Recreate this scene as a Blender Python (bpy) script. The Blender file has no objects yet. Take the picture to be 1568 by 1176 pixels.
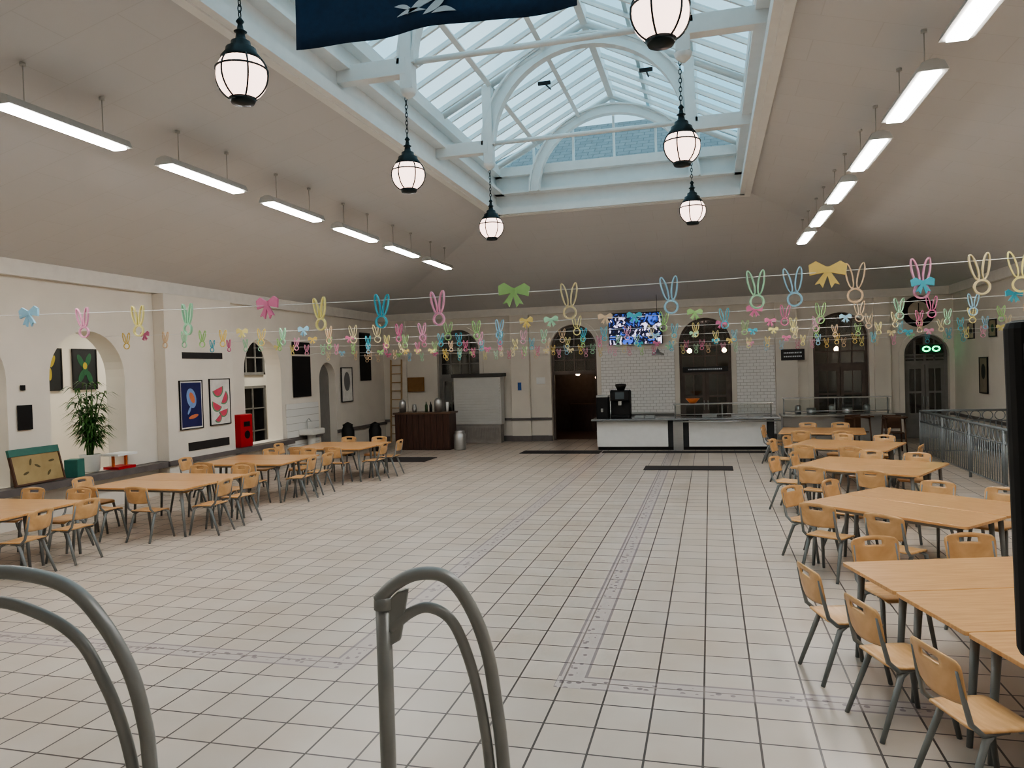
import bpy, bmesh, math, random
from mathutils import Vector, Matrix, Euler
random.seed(7)
pi=math.pi
COL=bpy.context.scene.collection
def lin(c):
    o=[]
    for x in c:
        x/=255.0
        o.append(x/12.92 if x<=.04045 else ((x+.055)/1.055)**2.4)
    return (o[0],o[1],o[2],1.0)
# ---------------- materials
def M(name,col,rough=.5,metal=0.0,var=.08,scale=6.0,bump=0.0,emit=None,es=0.0,stretch=None,col2=None):
    m=bpy.data.materials.new(name); m.use_nodes=True
    nt=m.node_tree; N=nt.nodes; L=nt.links
    b=N['Principled BSDF']
    b.inputs['Roughness'].default_value=rough; b.inputs['Metallic'].default_value=metal
    c=lin(col)
    tc=N.new('ShaderNodeTexCoord'); mp=N.new('ShaderNodeMapping')
    L.new(tc.outputs['Object'],mp.inputs['Vector'])
    if stretch: mp.inputs['Scale'].default_value=stretch
    nz=N.new('ShaderNodeTexNoise'); nz.inputs['Scale'].default_value=scale; nz.inputs['Detail'].default_value=4
    L.new(mp.outputs['Vector'],nz.inputs['Vector'])
    mx=N.new('ShaderNodeMixRGB')
    c2=lin(col2) if col2 else tuple(x*(1-2.2*var) for x in c[:3])+(1,)
    mx.inputs[1].default_value=c; mx.inputs[2].default_value=c2
    rp=N.new('ShaderNodeValToRGB'); rp.color_ramp.elements[0].position=.35; rp.color_ramp.elements[1].position=.7
    L.new(nz.outputs['Fac'],rp.inputs[0]); L.new(rp.outputs[0],mx.inputs[0]); L.new(mx.outputs[0],b.inputs['Base Color'])
    if bump:
        bp=N.new('ShaderNodeBump'); bp.inputs['Strength'].default_value=bump; bp.inputs['Distance'].default_value=.01
        L.new(nz.outputs['Fac'],bp.inputs['Height']); L.new(bp.outputs[0],b.inputs['Normal'])
    if emit:
        b.inputs['Emission Color'].default_value=lin(emit); b.inputs['Emission Strength'].default_value=es
    return m
def brickmat(name,c1,c2,cm,w,h,mort,rough=.3,off=.5,coord='Object',rot=None,bump=0):
    m=bpy.data.materials.new(name); m.use_nodes=True
    nt=m.node_tree; N=nt.nodes; L=nt.links; b=N['Principled BSDF']; b.inputs['Roughness'].default_value=rough
    tc=N.new('ShaderNodeTexCoord'); mp=N.new('ShaderNodeMapping'); L.new(tc.outputs[coord],mp.inputs['Vector'])
    if rot: mp.inputs['Rotation'].default_value=rot
    br=N.new('ShaderNodeTexBrick'); br.offset=off; br.inputs['Scale'].default_value=1
    br.inputs['Brick Width'].default_value=w; br.inputs['Row Height'].default_value=h; br.inputs['Mortar Size'].default_value=mort
    br.inputs['Color1'].default_value=lin(c1); br.inputs['Color2'].default_value=lin(c2); br.inputs['Mortar'].default_value=lin(cm)
    L.new(mp.outputs[0],br.inputs['Vector']); L.new(br.outputs['Color'],b.inputs['Base Color'])
    if bump:
        bp=N.new('ShaderNodeBump'); bp.inputs['Strength'].default_value=bump; bp.inputs['Distance'].default_value=.005; bp.invert=True
        L.new(br.outputs['Fac'],bp.inputs['Height']); L.new(bp.outputs[0],b.inputs['Normal'])
    return m
def floor_material():
    m=bpy.data.materials.new('floor_tiles'); m.use_nodes=True
    nt=m.node_tree; N=nt.nodes; L=nt.links; b=N['Principled BSDF']
    tc=N.new('ShaderNodeTexCoord'); mp=N.new('ShaderNodeMapping'); L.new(tc.outputs['Object'],mp.inputs['Vector'])
    mp.inputs['Location'].default_value=(0.10,0.02,0)
    br=N.new('ShaderNodeTexBrick'); br.offset=0; br.squash=1; br.inputs['Scale'].default_value=1
    br.inputs['Brick Width'].default_value=.35; br.inputs['Row Height'].default_value=.35; br.inputs['Mortar Size'].default_value=.0078
    br.inputs['Mortar Smooth'].default_value=.1
    br.inputs['Color1'].default_value=lin((206,196,185)); br.inputs['Color2'].default_value=lin((196,186,175)); br.inputs['Mortar'].default_value=lin((84,75,72))
    L.new(mp.outputs[0],br.inputs['Vector'])
    nz=N.new('ShaderNodeTexNoise'); nz.inputs['Scale'].default_value=1.3; nz.inputs['Detail'].default_value=3; L.new(tc.outputs['Object'],nz.inputs['Vector'])
    rp=N.new('ShaderNodeValToRGB'); rp.color_ramp.elements[0].color=lin((246,240,234)); rp.color_ramp.elements[1].color=(1,1,1,1)
    rp.color_ramp.elements[0].position=.3; rp.color_ramp.elements[1].position=.7
    L.new(nz.outputs['Fac'],rp.inputs[0])
    mu=N.new('ShaderNodeMixRGB'); mu.blend_type='MULTIPLY'; mu.inputs[0].default_value=1
    L.new(br.outputs['Color'],mu.inputs[1]); L.new(rp.outputs[0],mu.inputs[2])
    sx=N.new('ShaderNodeSeparateXYZ'); L.new(tc.outputs['Object'],sx.inputs[0]); X=sx.outputs[0]; Y=sx.outputs[1]
    def mt(op,a,bb=None):
        n=N.new('ShaderNodeMath'); n.operation=op
        for i,v in enumerate((a,bb)):
            if v is None: continue
            if isinstance(v,(int,float)): n.inputs[i].default_value=v
            else: L.new(v,n.inputs[i])
        return n.outputs[0]
    def dist(v,c): return mt('ABSOLUTE',mt('SUBTRACT',v,c))
    ygt=mt('GREATER_THAN',Y,5.46)
    d1=dist(X,-1.09); d2=dist(X,-3.0); d3=dist(Y,5.57)
    side=mt('MAXIMUM',mt('GREATER_THAN',X,-1.2),mt('LESS_THAN',X,-2.9))
    a1=mt('ADD',d1,mt('MULTIPLY',mt('SUBTRACT',1,ygt),9)); a2=mt('ADD',d2,mt('MULTIPLY',mt('SUBTRACT',1,ygt),9))
    a3=mt('ADD',d3,mt('MULTIPLY',mt('SUBTRACT',1,side),9))
    dd=mt('MINIMUM',mt('MINIMUM',a1,a2),a3)
    mask=mt('LESS_THAN',dd,.115); inner=mt('LESS_THAN',dd,.09); edge=mt('SUBTRACT',mask,inner)
    vo=N.new('ShaderNodeTexVoronoi'); vo.inputs['Scale'].default_value=14; L.new(tc.outputs['Object'],vo.inputs['Vector'])
    motif=mt('LESS_THAN',vo.outputs['Distance'],.30)
    cm=mt('MULTIPLY',motif,mt('LESS_THAN',dd,.05))
    s=N.new('ShaderNodeMixRGB'); s.inputs[1].default_value=lin((192,181,174)); s.inputs[2].default_value=lin((146,132,132)); L.new(cm,s.inputs[0])
    s2=N.new('ShaderNodeMixRGB'); L.new(edge,s2.inputs[0]); L.new(s.outputs[0],s2.inputs[1]); s2.inputs[2].default_value=lin((150,138,137))
    br2=N.new('ShaderNodeMixRGB'); br2.blend_type='MULTIPLY'; br2.inputs[0].default_value=1; L.new(s2.outputs[0],br2.inputs[1])
    gr=N.new('ShaderNodeMixRGB'); L.new(br.outputs['Fac'],gr.inputs[0]); gr.inputs[1].default_value=(1,1,1,1); gr.inputs[2].default_value=(.45,.42,.42,1); L.new(gr.outputs[0],br2.inputs[2])
    fin=N.new('ShaderNodeMixRGB'); L.new(mask,fin.inputs[0]); L.new(mu.outputs[0],fin.inputs[1]); L.new(br2.outputs[0],fin.inputs[2])
    L.new(fin.outputs[0],b.inputs['Base Color'])
    b.inputs['Roughness'].default_value=.33
    bp=N.new('ShaderNodeBump'); bp.inputs['Strength'].default_value=.25; bp.inputs['Distance'].default_value=.003; bp.invert=True
    L.new(br.outputs['Fac'],bp.inputs['Height']); L.new(bp.outputs[0],b.inputs['Normal'])
    return m
def glassmat(name,tint,gl=.07):
    m=bpy.data.materials.new(name); m.use_nodes=True
    nt=m.node_tree; N=nt.nodes; L=nt.links; N.remove(N['Principled BSDF']); out=N['Material Output']
    t=N.new('ShaderNodeBsdfTransparent'); g=N.new('ShaderNodeBsdfGlossy'); g.inputs['Roughness'].default_value=.05
    nz=N.new('ShaderNodeTexNoise'); nz.inputs['Scale'].default_value=2; rp=N.new('ShaderNodeValToRGB')
    rp.color_ramp.elements[0].color=tuple(x*.92 for x in tint)+(1,); rp.color_ramp.elements[1].color=tuple(tint)+(1,)
    L.new(nz.outputs['Fac'],rp.inputs[0]); L.new(rp.outputs[0],t.inputs[0])
    mx=N.new('ShaderNodeMixShader'); mx.inputs[0].default_value=gl
    L.new(t.outputs[0],mx.inputs[1]); L.new(g.outputs[0],mx.inputs[2]); L.new(mx.outputs[0],out.inputs[0])
    return m
def screenmat():
    m=M('tv_picture',(20,25,45),.2); nt=m.node_tree; N=nt.nodes; L=nt.links; b=N['Principled BSDF']
    vo=N.new('ShaderNodeTexNoise'); vo.inputs['Scale'].default_value=4.5; vo.inputs['Detail'].default_value=2; vo.inputs['Distortion'].default_value=1.2
    tc=N.new('ShaderNodeTexCoord'); L.new(tc.outputs['Object'],vo.inputs['Vector'])
    rp=N.new('ShaderNodeValToRGB'); e=rp.color_ramp.elements; e[0].position=.36; e[0].color=lin((60,90,180)); e[1].position=.68; e[1].color=lin((215,215,235))
    x=e.new(.44); x.color=lin((14,16,30)); x=e.new(.56); x.color=lin((18,20,34)); x=e.new(.6); x.color=lin((190,180,215))
    L.new(vo.outputs['Fac'],rp.inputs[0]); L.new(rp.outputs[0],b.inputs['Emission Color']); b.inputs['Emission Strength'].default_value=1.6
    return m
wallM=M('cream_paint',(231,225,214),.7,var=.03,scale=1.5)
ceilM=brickmat('ceiling_panels',(210,210,211),(208,208,209),(201,201,201),1.2,.6,.006,.8)
floorM=floor_material()
whiteM=M('white_paint',(238,239,237),.45,var=.02)
corniceM=M('cornice_white',(232,229,222),.5,var=.03)
greyBase=M('grey_skirting',(112,106,104),.5,var=.08)
tileM=brickmat('white_metro_tiles',(244,244,242),(240,240,238),(192,190,187),.2,.1,.006,.15,rot=(pi/2,0,0),bump=.2)
tileML=brickmat('white_metro_tiles_side',(236,236,232),(230,231,228),(180,178,174),.2,.1,.006,.15,rot=(pi/2,0,pi/2),bump=.2)
glassM=glassmat('skylight_glass',(.82,.93,.965),.05)
clearM=glassmat('clear_glass',(.82,.88,.88),.10)
guardM=glassmat('guard_glass',(.93,.96,.96),.04)
darkglass=M('dark_window_glass',(30,28,28),.08,var=.3)
brownM=M('dark_brown_joinery',(104,92,84),.4,var=.12)
greyDoor=M('grey_joinery',(134,132,128),.4,var=.06)
oakM=M('oak_laminate',(220,174,122),.28,var=.06,scale=3,stretch=(1.2,14,1),col2=(202,150,98))
plyM=M('beech_plywood',(222,180,130),.35,scale=3,stretch=(2,10,2),col2=(204,158,108))
legM=M('grey_tube',(134,138,138),.4,metal=.2,var=.05)
steelM=M('brushed_steel',(196,198,198),.28,metal=.85,var=.05,stretch=(1,1,20))
blackM=M('black_plastic',(18,18,20),.4,var=.1)
satinBlack=M('satin_black',(12,12,13),.6,var=.1)
ironM=M('dark_green_iron',(22,36,38),.35,metal=.3,var=.1)
globeM=M('opal_glass',(255,240,232),.3,emit=(255,218,204),es=2.4,var=0)
tubeM=M('lit_diffuser',(255,255,250),.4,emit=(255,252,248),es=42.0,var=0)
fixM=M('light_fixture_grey',(186,186,182),.4,metal=.1,var=.03)
navyM=M('navy_cloth',(26,56,88),.8,var=.1,scale=20,bump=.2)
emblM=M('white_print',(214,222,228),.7,var=.03)
railM=M('grey_painted_steel',(156,158,155),.32,metal=.2,var=.06)
matM=M('dark_floor_mat',(60,56,56),.95,var=.2,scale=80)
redM=M('red_paint',(190,26,42),.35,var=.05)
walnutM=M('walnut',(84,56,46),.4,scale=4,stretch=(12,12,.6),col2=(52,34,28))
slateM=brickmat('slate_roof',(134,136,136),(120,123,124),(94,98,100),.5,.3,.02,.6)
brickM=brickmat('brick_wall',(150,110,90),(140,100,84),(160,150,140),.22,.07,.01,.8,rot=(pi/2,0,0))
leafM=M('palm_leaf',(70,112,54),.45,col2=(40,78,36))
potM=M('white_ceramic',(220,220,214),.3,var=.03)
paper={}
def pap(n,c): paper[n]=M('paper_'+n,c,.8,var=.04)
pap('blue',(160,206,228)); pap('teal',(88,186,206)); pap('pink',(240,172,200)); pap('magenta',(214,124,160)); pap('yellow',(240,228,156)); pap('green',(172,220,184)); pap('cream',(230,216,172)); pap('peach',(226,198,164)); pap('lime',(164,206,136)); pap('gold',(226,200,122))
# ---------------- mesh builder
class MB:
    def __init__(s): s.v=[];s.f=[];s.sm=[];s.M=Matrix()
    def add(s,vs,fs,sm=False):
        o=len(s.v); s.v+= [tuple(s.M@Vector(p)) for p in vs]; s.f+=[tuple(i+o for i in f) for f in fs]; s.sm+=[sm]*len(fs); return s
    def box(s,x0,x1,y0,y1,z0,z1):
        return s.add([(x0,y0,z0),(x1,y0,z0),(x1,y1,z0),(x0,y1,z0),(x0,y0,z1),(x1,y0,z1),(x1,y1,z1),(x0,y1,z1)],
          [(0,3,2,1),(4,5,6,7),(0,1,5,4),(1,2,6,5),(2,3,7,6),(3,0,4,7)])
    def cyl(s,p0,p1,r0,r1=None,n=12):
        return s.tube([p0,p1],[r0,r0 if r1 is None else r1],n)
    def tube(s,pts,r,n=10,closed=False,flat=None):
        pts=[Vector(p) for p in pts]; k=len(pts)
        rs=r if isinstance(r,(list,tuple)) else [r]*k
        vs=[];fs=[]; up=None
        for i,p in enumerate(pts):
            if closed: t=pts[(i+1)%k]-pts[i-1]
            else: t=pts[min(i+1,k-1)]-pts[max(i-1,0)]
            t.normalize()
            if up is None:
                a=Vector((0,0,1)) if abs(t.z)<.9 else Vector((0,1,0))
                up=(a-t*a.dot(t)).normalized()
            else:
                up=(up-t*up.dot(t)).normalized()
            w=t.cross(up)
            for j in range(n):
                a=2*pi*j/n
                vs.append(p+(up*math.cos(a)+w*math.sin(a)*(flat or 1))*rs[i])
        m=k if closed else k-1
        for i in range(m):
            for j in range(n):
                i2=(i+1)%k
                fs.append((i*n+j,i*n+(j+1)%n,i2*n+(j+1)%n,i2*n+j))
        s.add(vs,fs,True)
        if not closed:
            s.add(vs[:n],[tuple(range(n))]); s.add(vs[-n:],[tuple(reversed(range(n)))])
        return s
    def lathe(s,prof,c=(0,0,0),n=24):
        vs=[];fs=[]
        for r,z in prof:
            for j in range(n):
                a=2*pi*j/n; vs.append((c[0]+r*math.cos(a),c[1]+r*math.sin(a),c[2]+z))
        for i in range(len(prof)-1):
            for j in range(n): fs.append((i*n+j,i*n+(j+1)%n,(i+1)*n+(j+1)%n,(i+1)*n+j))
        s.add(vs,fs,True)
        if prof[0][0]>1e-4: s.add(vs[:n],[tuple(reversed(range(n)))])
        if prof[-1][0]>1e-4: s.add(vs[-n:],[tuple(range(n))])
        return s
    def prism(s,poly,a,b,axis='z'):
        n=len(poly)
        def P(u,v,w): return {'z':(u,v,w),'y':(u,w,v),'x':(w,u,v)}[axis]
        vs=[P(u,v,a) for u,v in poly]+[P(u,v,b) for u,v in poly]
        fs=[tuple(range(n)),tuple(reversed(range(n,2*n)))]+[(i,(i+1)%n,n+(i+1)%n,n+i) for i in range(n)]
        return s.add(vs,fs)
    def quad(s,*p): return s.add(p,[tuple(range(len(p)))])
def mk(name,mb,mat,parent=None,loc=(0,0,0),rot=(0,0,0),label=None,cat=None,group=None,kind=None,bevel=0,solid=0,recalc=True):
    me=bpy.data.meshes.new(name); me.from_pydata(mb.v,[],mb.f); me.update()
    me.polygons.foreach_set('use_smooth',mb.sm)
    if recalc:
        bm=bmesh.new(); bm.from_mesh(me); bmesh.ops.remove_doubles(bm,verts=bm.verts,dist=1e-5); bmesh.ops.recalc_face_normals(bm,faces=bm.faces); bm.to_mesh(me); bm.free()
    me.materials.append(mat)
    o=bpy.data.objects.new(name,me); COL.objects.link(o); o.location=loc; o.rotation_euler=rot
    if solid:
        m=o.modifiers.new('s','SOLIDIFY'); m.thickness=solid; m.offset=0
    if bevel:
        m=o.modifiers.new('b','BEVEL'); m.width=bevel; m.segments=2; m.limit_method='ANGLE'
    if parent: o.parent=parent
    tag(o,label,cat,group,kind); return o
def tag(o,label=None,cat=None,group=None,kind=None):
    if label:o['label']=label
    if cat:o['category']=cat
    if group:o['group']=group
    if kind:o['kind']=kind
def empty(name,loc=(0,0,0),rot=(0,0,0),**k):
    o=bpy.data.objects.new(name,None); o.empty_display_size=.1; COL.objects.link(o); o.location=loc; o.rotation_euler=rot; tag(o,**k); return o
def dup(root,loc,rot=(0,0,0),label=None,matmap=None):
    r=root.copy(); COL.objects.link(r); r.location=loc; r.rotation_euler=rot
    if label: r['label']=label
    def rec(a,b):
        for c in a.children:
            cc=c.copy(); cc.parent=b; COL.objects.link(cc); rec(c,cc)
    rec(root,r); return r
def S(name,mb,mat,**k):
    k.setdefault('kind','structure'); return mk(name,mb,mat,**k)
XL,XR,YB,YF=-11.2,6.9,24.4,-4.0
ZC=4.45; ZO=6.1; ZE=7.05; ZR=8.45; OX0,OX1,OY0,OY1=-4.7,.8,1.9,16.75
TH=.45
# ---------------- room shell
S('floor',MB().box(XL-4,XR+.5,YF-.4,YB+6,-.1,0),floorM)
def arched(mb,P,u0,u1,v1,ops,th,n=18):
    ops=sorted(ops); cur=u0
    def both(*p):
        for w in (0,th): mb.quad(*[P(u,w,v) for u,v in p])
    for c,hw,sill,spr in ops:
        both((cur,0),(c-hw,0),(c-hw,v1),(cur,v1))
        if sill>0:
            both((c-hw,0),(c+hw,0),(c+hw,sill),(c-hw,sill))
            mb.quad(P(c-hw,0,sill),P(c+hw,0,sill),P(c+hw,th,sill),P(c-hw,th,sill))
        arc=[(c+hw*math.cos(pi-pi*i/n),spr+hw*math.sin(pi*i/n)) for i in range(n+1)]
        for i in range(n):
            a,b=arc[i],arc[i+1]; both(a,b,(b[0],v1),(a[0],v1))
        ring=[(c-hw,sill)]+arc+[(c+hw,sill)]
        for i in range(len(ring)-1):
            a,b=ring[i],ring[i+1]; mb.quad(P(a[0],0,a[1]),P(b[0],0,b[1]),P(b[0],th,b[1]),P(a[0],th,a[1]))
        cur=c+hw
    both((cur,0),(u1,0),(u1,v1),(cur,v1))
    for (ua,va,ub,vb) in ((u0,0,u0,v1),(u1,0,u1,v1),(u0,v1,u1,v1)):
        mb.quad(P(ua,0,va),P(ub,0,vb),P(ub,th,vb),P(ua,th,va))
LOPS=[(8.83,.87,.72,2.5),(11.4,.87,.72,2.5),(17.0,.82,.72,2.6),(20.35,.5,0,2.3)]
BOPS=[(-8.4,.77,0,3.08),(-4.37,.77,0,3.08),(-.15,.8,0,3.08),(3.83,.78,0,3.08),(6.17,.6,0,2.5)]
mb=MB(); arched(mb,lambda u,w,v:(XL-w,u,v),YF,YB,ZC,LOPS,TH); S('wall_left',mb,wallM)
mb=MB(); arched(mb,lambda u,w,v:(u,YB+w,v),XL,XR,ZC,BOPS,TH); S('wall_back',mb,wallM)
S('wall_right',MB().box(XR,XR+.3,YF,YB,0,ZC),wallM)
S('wall_front',MB().box(XL,XR,YF-.3,YF,0,ZC),wallM)
# ceiling
mb=MB()
o=[(XL,YF,ZC),(XR,YF,ZC),(XR,YB,ZC),(XL,YB,ZC)]; i_=[(OX0,OY0,ZO),(OX1,OY0,ZO),(OX1,OY1,ZO),(OX0,OY1,ZO)]
for k in range(4): mb.quad(o[k],o[(k+1)%4],i_[(k+1)%4],i_[k])
for k in range(4):
    a=[(p[0],p[1],p[2]+.12) for p in (o[k],o[(k+1)%4],i_[(k+1)%4],i_[k])]; mb.quad(*a)
S('ceiling',mb,ceilM,recalc=False)
# cornices
S('trim_1',MB().box(XL,XL+.14,YF,YB,4.22,ZC+.06),corniceM)
S('trim_2',MB().box(XL,XR,YB-.14,YB,4.24,ZC+.06),corniceM)
S('trim_3',MB().box(XR-.14,XR,YF,YB,4.24,ZC+.06),corniceM)
# curb of skylight
t=.12
S('trim_4',MB().box(OX0-t,OX0,OY0,OY1+t,ZO-.12,ZE),whiteM)
S('trim_5',MB().box(OX1,OX1+t,OY0,OY1+t,ZO-.12,ZE),whiteM)
S('trim_6',MB().box(OX0,OX1,OY1,OY1+t,ZO-.12,ZE-.02),whiteM)
S('trim_7',MB().box(OX0,OX1,OY0-t,OY0,ZO-.12,ZE+1.3),whiteM)
# ledges around curb
S('trim_8',MB().box(OX0,OX0+.1,OY0,OY1,ZO-.1,ZO+.06).box(OX1-.1,OX1,OY0,OY1,ZO-.1,ZO+.06).box(OX0,OX1,OY1-.1,OY1,ZO-.1,ZO+.06),whiteM)
S('trim_9',MB().box(OX0,OX0+.16,OY0,OY1,ZE-.2,ZE).box(OX1-.16,OX1,OY0,OY1,ZE-.2,ZE).box(OX0,OX1,OY1-.16,OY1,ZE-.2,ZE),whiteM)
S('trim_18',MB().box(OX0,OX0+.2,OY0,OY1,ZO+.34,ZO+.40).box(OX1-.2,OX1,OY0,OY1,ZO+.34,ZO+.40).box(OX0,OX1,OY1-.2,OY1,ZO+.34,ZO+.40),whiteM)
XM=(OX0+OX1)/2
# glazing
def slope(x0,name):
    mb=MB().quad((x0,OY0,ZE+.02),(x0,OY1,ZE+.02),(XM,OY1,ZR),(XM,OY0,ZR))
    w=S(name,mb,glassM)
    b=MB(); n=26
    d=Vector((XM-x0,0,ZR-ZE)); L=d.length; ang=math.atan2(ZR-ZE,XM-x0)
    for i in range(n+1):
        y=OY0+(OY1-OY0)*i/n
        ww=.026
        b.M=Matrix.Translation((x0,y,ZE))@Matrix.Rotation(-ang,4,'Y'); b.box(0,L,-ww,ww,-.04,.04)
    for fr in (.36,.72):
        p=Vector((x0,0,ZE))+d*fr
        b.M=Matrix.Translation((p.x,0,p.z))@Matrix.Rotation(-ang,4,'Y'); b.box(-.04,.04,OY0,OY1,-.12,-.02)
    b.M=Matrix()
    mk('glazing_bars',b,whiteM,parent=w)
slope(OX0,'window_1'); slope(OX1,'window_2')
mb=MB().quad((OX0,OY1,ZE),(OX1,OY1,ZE),(XM,OY1,ZR)); w=S('window_3',mb,glassM)
b=MB()
for k in range(1,6):
    x=OX0+(OX1-OX0)*k/6; top=ZE+(ZR-ZE)*(1-abs(x-XM)/(XM-OX0)); b.box(x-.025,x+.025,OY1-.03,OY1+.03,ZE,top)
b.tube([(OX0,OY1,ZE+.03),(XM,OY1,ZR),(OX1,OY1,ZE+.03)],.07,4)
mk('glazing_bars',b,whiteM,parent=w)
S('trim_10',MB().box(XM-.06,XM+.06,OY0,OY1,ZR-.16,ZR+.06),whiteM)
# trusses
PXs=(-3.72,-.22); RAD=(PXs[1]-PXs[0])/2; XC=sum(PXs)/2
for k,y in enumerate((5.6,9.15,12.85,16.45)):
    e=empty('roof_truss',(0,y,0))
    tag(e,'white painted arched steel truss under the skylight','roof truss','skylight trusses')
    zs=6.42
    pts=[(XC+RAD*math.cos(pi-pi*i/28),0,zs+RAD*.93*math.sin(pi*i/28)) for i in range(29)]
    m=MB()
    def sc(p,r): return (XC+(p[0]-XC)*r,zs+(p[2]-zs)*r)
    for i in range(28):
        a,bq=pts[i],pts[i+1]
        m.prism([sc(a,1.07),sc(bq,1.07),sc(bq,.94),sc(a,.94)],-.03,.03,'y')
        m.prism([sc(a,1.07),sc(bq,1.07),sc(bq,1.05),sc(a,1.05)],-.09,.09,'y')
        m.prism([sc(a,.955),sc(bq,.955),sc(bq,.935),sc(a,.935)],-.09,.09,'y')
    mk('arch',m,whiteM,parent=e)
    if k<3:
        mk('tie_rod',MB().cyl((PXs[0],0,zs+.03),(PXs[1],0,zs+.03),.04),whiteM,parent=e)
        for px,ex in ((PXs[0],OX0),(PXs[1],OX1)):
            top=ZE+(ZR-ZE)*(1-abs(px-XM)/(XM-OX0))-.08
            mk('post',MB().box(px-.085,px+.085,-.085,.085,6.1,top).lathe([(.02,5.98),(.09,6.04),(.11,6.1)],(px,0,0),12),whiteM,parent=e,bevel=.008)
            mk('beam',MB().box(min(px,ex),max(px,ex),-.09,.09,6.28,6.5),whiteM,parent=e,bevel=.008)
    m=MB()
    m.tube([(OX0+.1,0,ZE-.02),(XM,0,ZR-.12),(OX1-.1,0,ZE-.02)],.07,4)
    mk('rafter',m,whiteM,parent=e)
# skylight vent opener
for (x,y) in ((-2.9,13.9),(-1.0,13.9)):
    z=ZE+(ZR-ZE)*(1-abs(x-XM)/(XM-OX0))-.16
    mk('vent_opener',MB().box(-.12,.12,-.025,.025,-.03,.03).cyl((0,0,0),(.0,.6,.1),.015),satinBlack,loc=(x,y,z),label='black chain opener for a roof vent',cat='vent opener',group='roof vent openers')
# neighbouring building
bd=empty('neighbouring_building'); tag(bd,'brick building with a hipped grey slate roof beyond the skylight','building')
mk('building_wall',MB().box(-9.2,3.2,31,38,0,10.9),brickM,parent=bd)
mk('roof',MB().add([(-9.6,30.6,10.9),(3.6,30.6,10.9),(3.6,38.4,10.9),(-9.6,38.4,10.9),(-6.3,34.5,13.6),(-2.4,34.5,13.6)],[(0,1,5,4),(1,2,5),(2,3,4,5),(3,0,4),(0,3,2,1)]),slateM,parent=bd)
# corridor to the left & back rooms
S('wall_corridor',MB().box(-14.3,-14.1,YF,YB+1,0,4.2),wallM)
S('ceiling_corridor',MB().box(-14.1,XL-TH,YF,YB+1,3.9,4.0),whiteM)
S('wall_corridor_end',MB().box(-14.1,XL-TH,YB+.8,YB+1,0,4.0),wallM)
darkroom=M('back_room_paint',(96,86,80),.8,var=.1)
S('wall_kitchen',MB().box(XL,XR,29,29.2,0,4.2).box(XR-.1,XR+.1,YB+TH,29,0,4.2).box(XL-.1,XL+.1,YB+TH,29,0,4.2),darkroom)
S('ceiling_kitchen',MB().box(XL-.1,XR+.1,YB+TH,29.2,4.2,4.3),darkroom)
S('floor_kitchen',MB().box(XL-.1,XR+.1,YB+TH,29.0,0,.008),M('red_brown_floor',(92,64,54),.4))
# pilasters and pier
pm=MB().box(XL,XL+.28,13.1,15.35,0,4.22); S('trim_11',pm,wallM,bevel=.01)
S('trim_12',MB().box(-6.5,-5.85,YB-.16,YB,0,4.24).box(1.95,2.6,YB-.16,YB,0,4.24).box(4.75,5.2,YB-.12,YB,0,4.24).box(-10.95,-10.3,YB-.1,YB,0,4.24),wallM,bevel=.01)
def segs(ops,a,b,extra=.0):
    r=[];c=a
    for o_ in sorted(ops):
        r.append((c,o_[0]-o_[1]-extra)); c=o_[0]+o_[1]+extra
    r.append((c,b)); return r
# dado + skirting back
mb=MB()
for a,b_ in segs(BOPS,XL,XR): mb.box(a,b_,YB-.06,YB-.001,.7,.78).box(a,b_,YB-.06,YB-.001,0,.18)
mb.box(-6.53,-5.82,YB-.19,YB-.16,.7,.78).box(-6.53,-5.82,YB-.19,YB-.16,0,.18)
S('baseboard_back',mb,greyBase)
mb=MB()
for a,b_ in segs([LOPS[3]],YF,YB): mb.box(XL,XL+.06,a,b_,.62,.72)
mb.box(XL,XL+.34,13.05,15.4,.62,.72)
S('baseboard_left',mb,greyBase)
S('baseboard_right',MB().box(XR-.05,XR,YF,YB,0,.18).box(XR-.05,XR,YF,YB,.7,.78),greyBase)
# archivolt mouldings round the rear arches
mb=MB()
for c,hw,sill,spr in BOPS:
    for i in range(24):
        a,b_=pi*i/24,pi*(i+1)/24
        mb.prism([(c+(hw+k)*math.cos(q),spr+(hw+k)*math.sin(q)) for k,q in ((.0,a),(.0,b_),(.14,b_),(.14,a))],YB-.05,YB-.001,'y')
    for s in (-1,1): mb.box(min(c+s*hw,c+s*(hw+.14)),max(c+s*hw,c+s*(hw+.14)),YB-.05,YB-.001,0.0,spr)
S('trim_19',mb,wallM)
# tiled splashbacks
S('trim_13',MB().box(-3.46,-1.1,YB-.03,YB-.001,0,2.95).box(.8,1.94,YB-.03,YB-.001,0,2.95),tileM)
S('trim_14',MB().box(XL,XL+.03,18.0,19.7,0,1.65),tileML)
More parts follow.
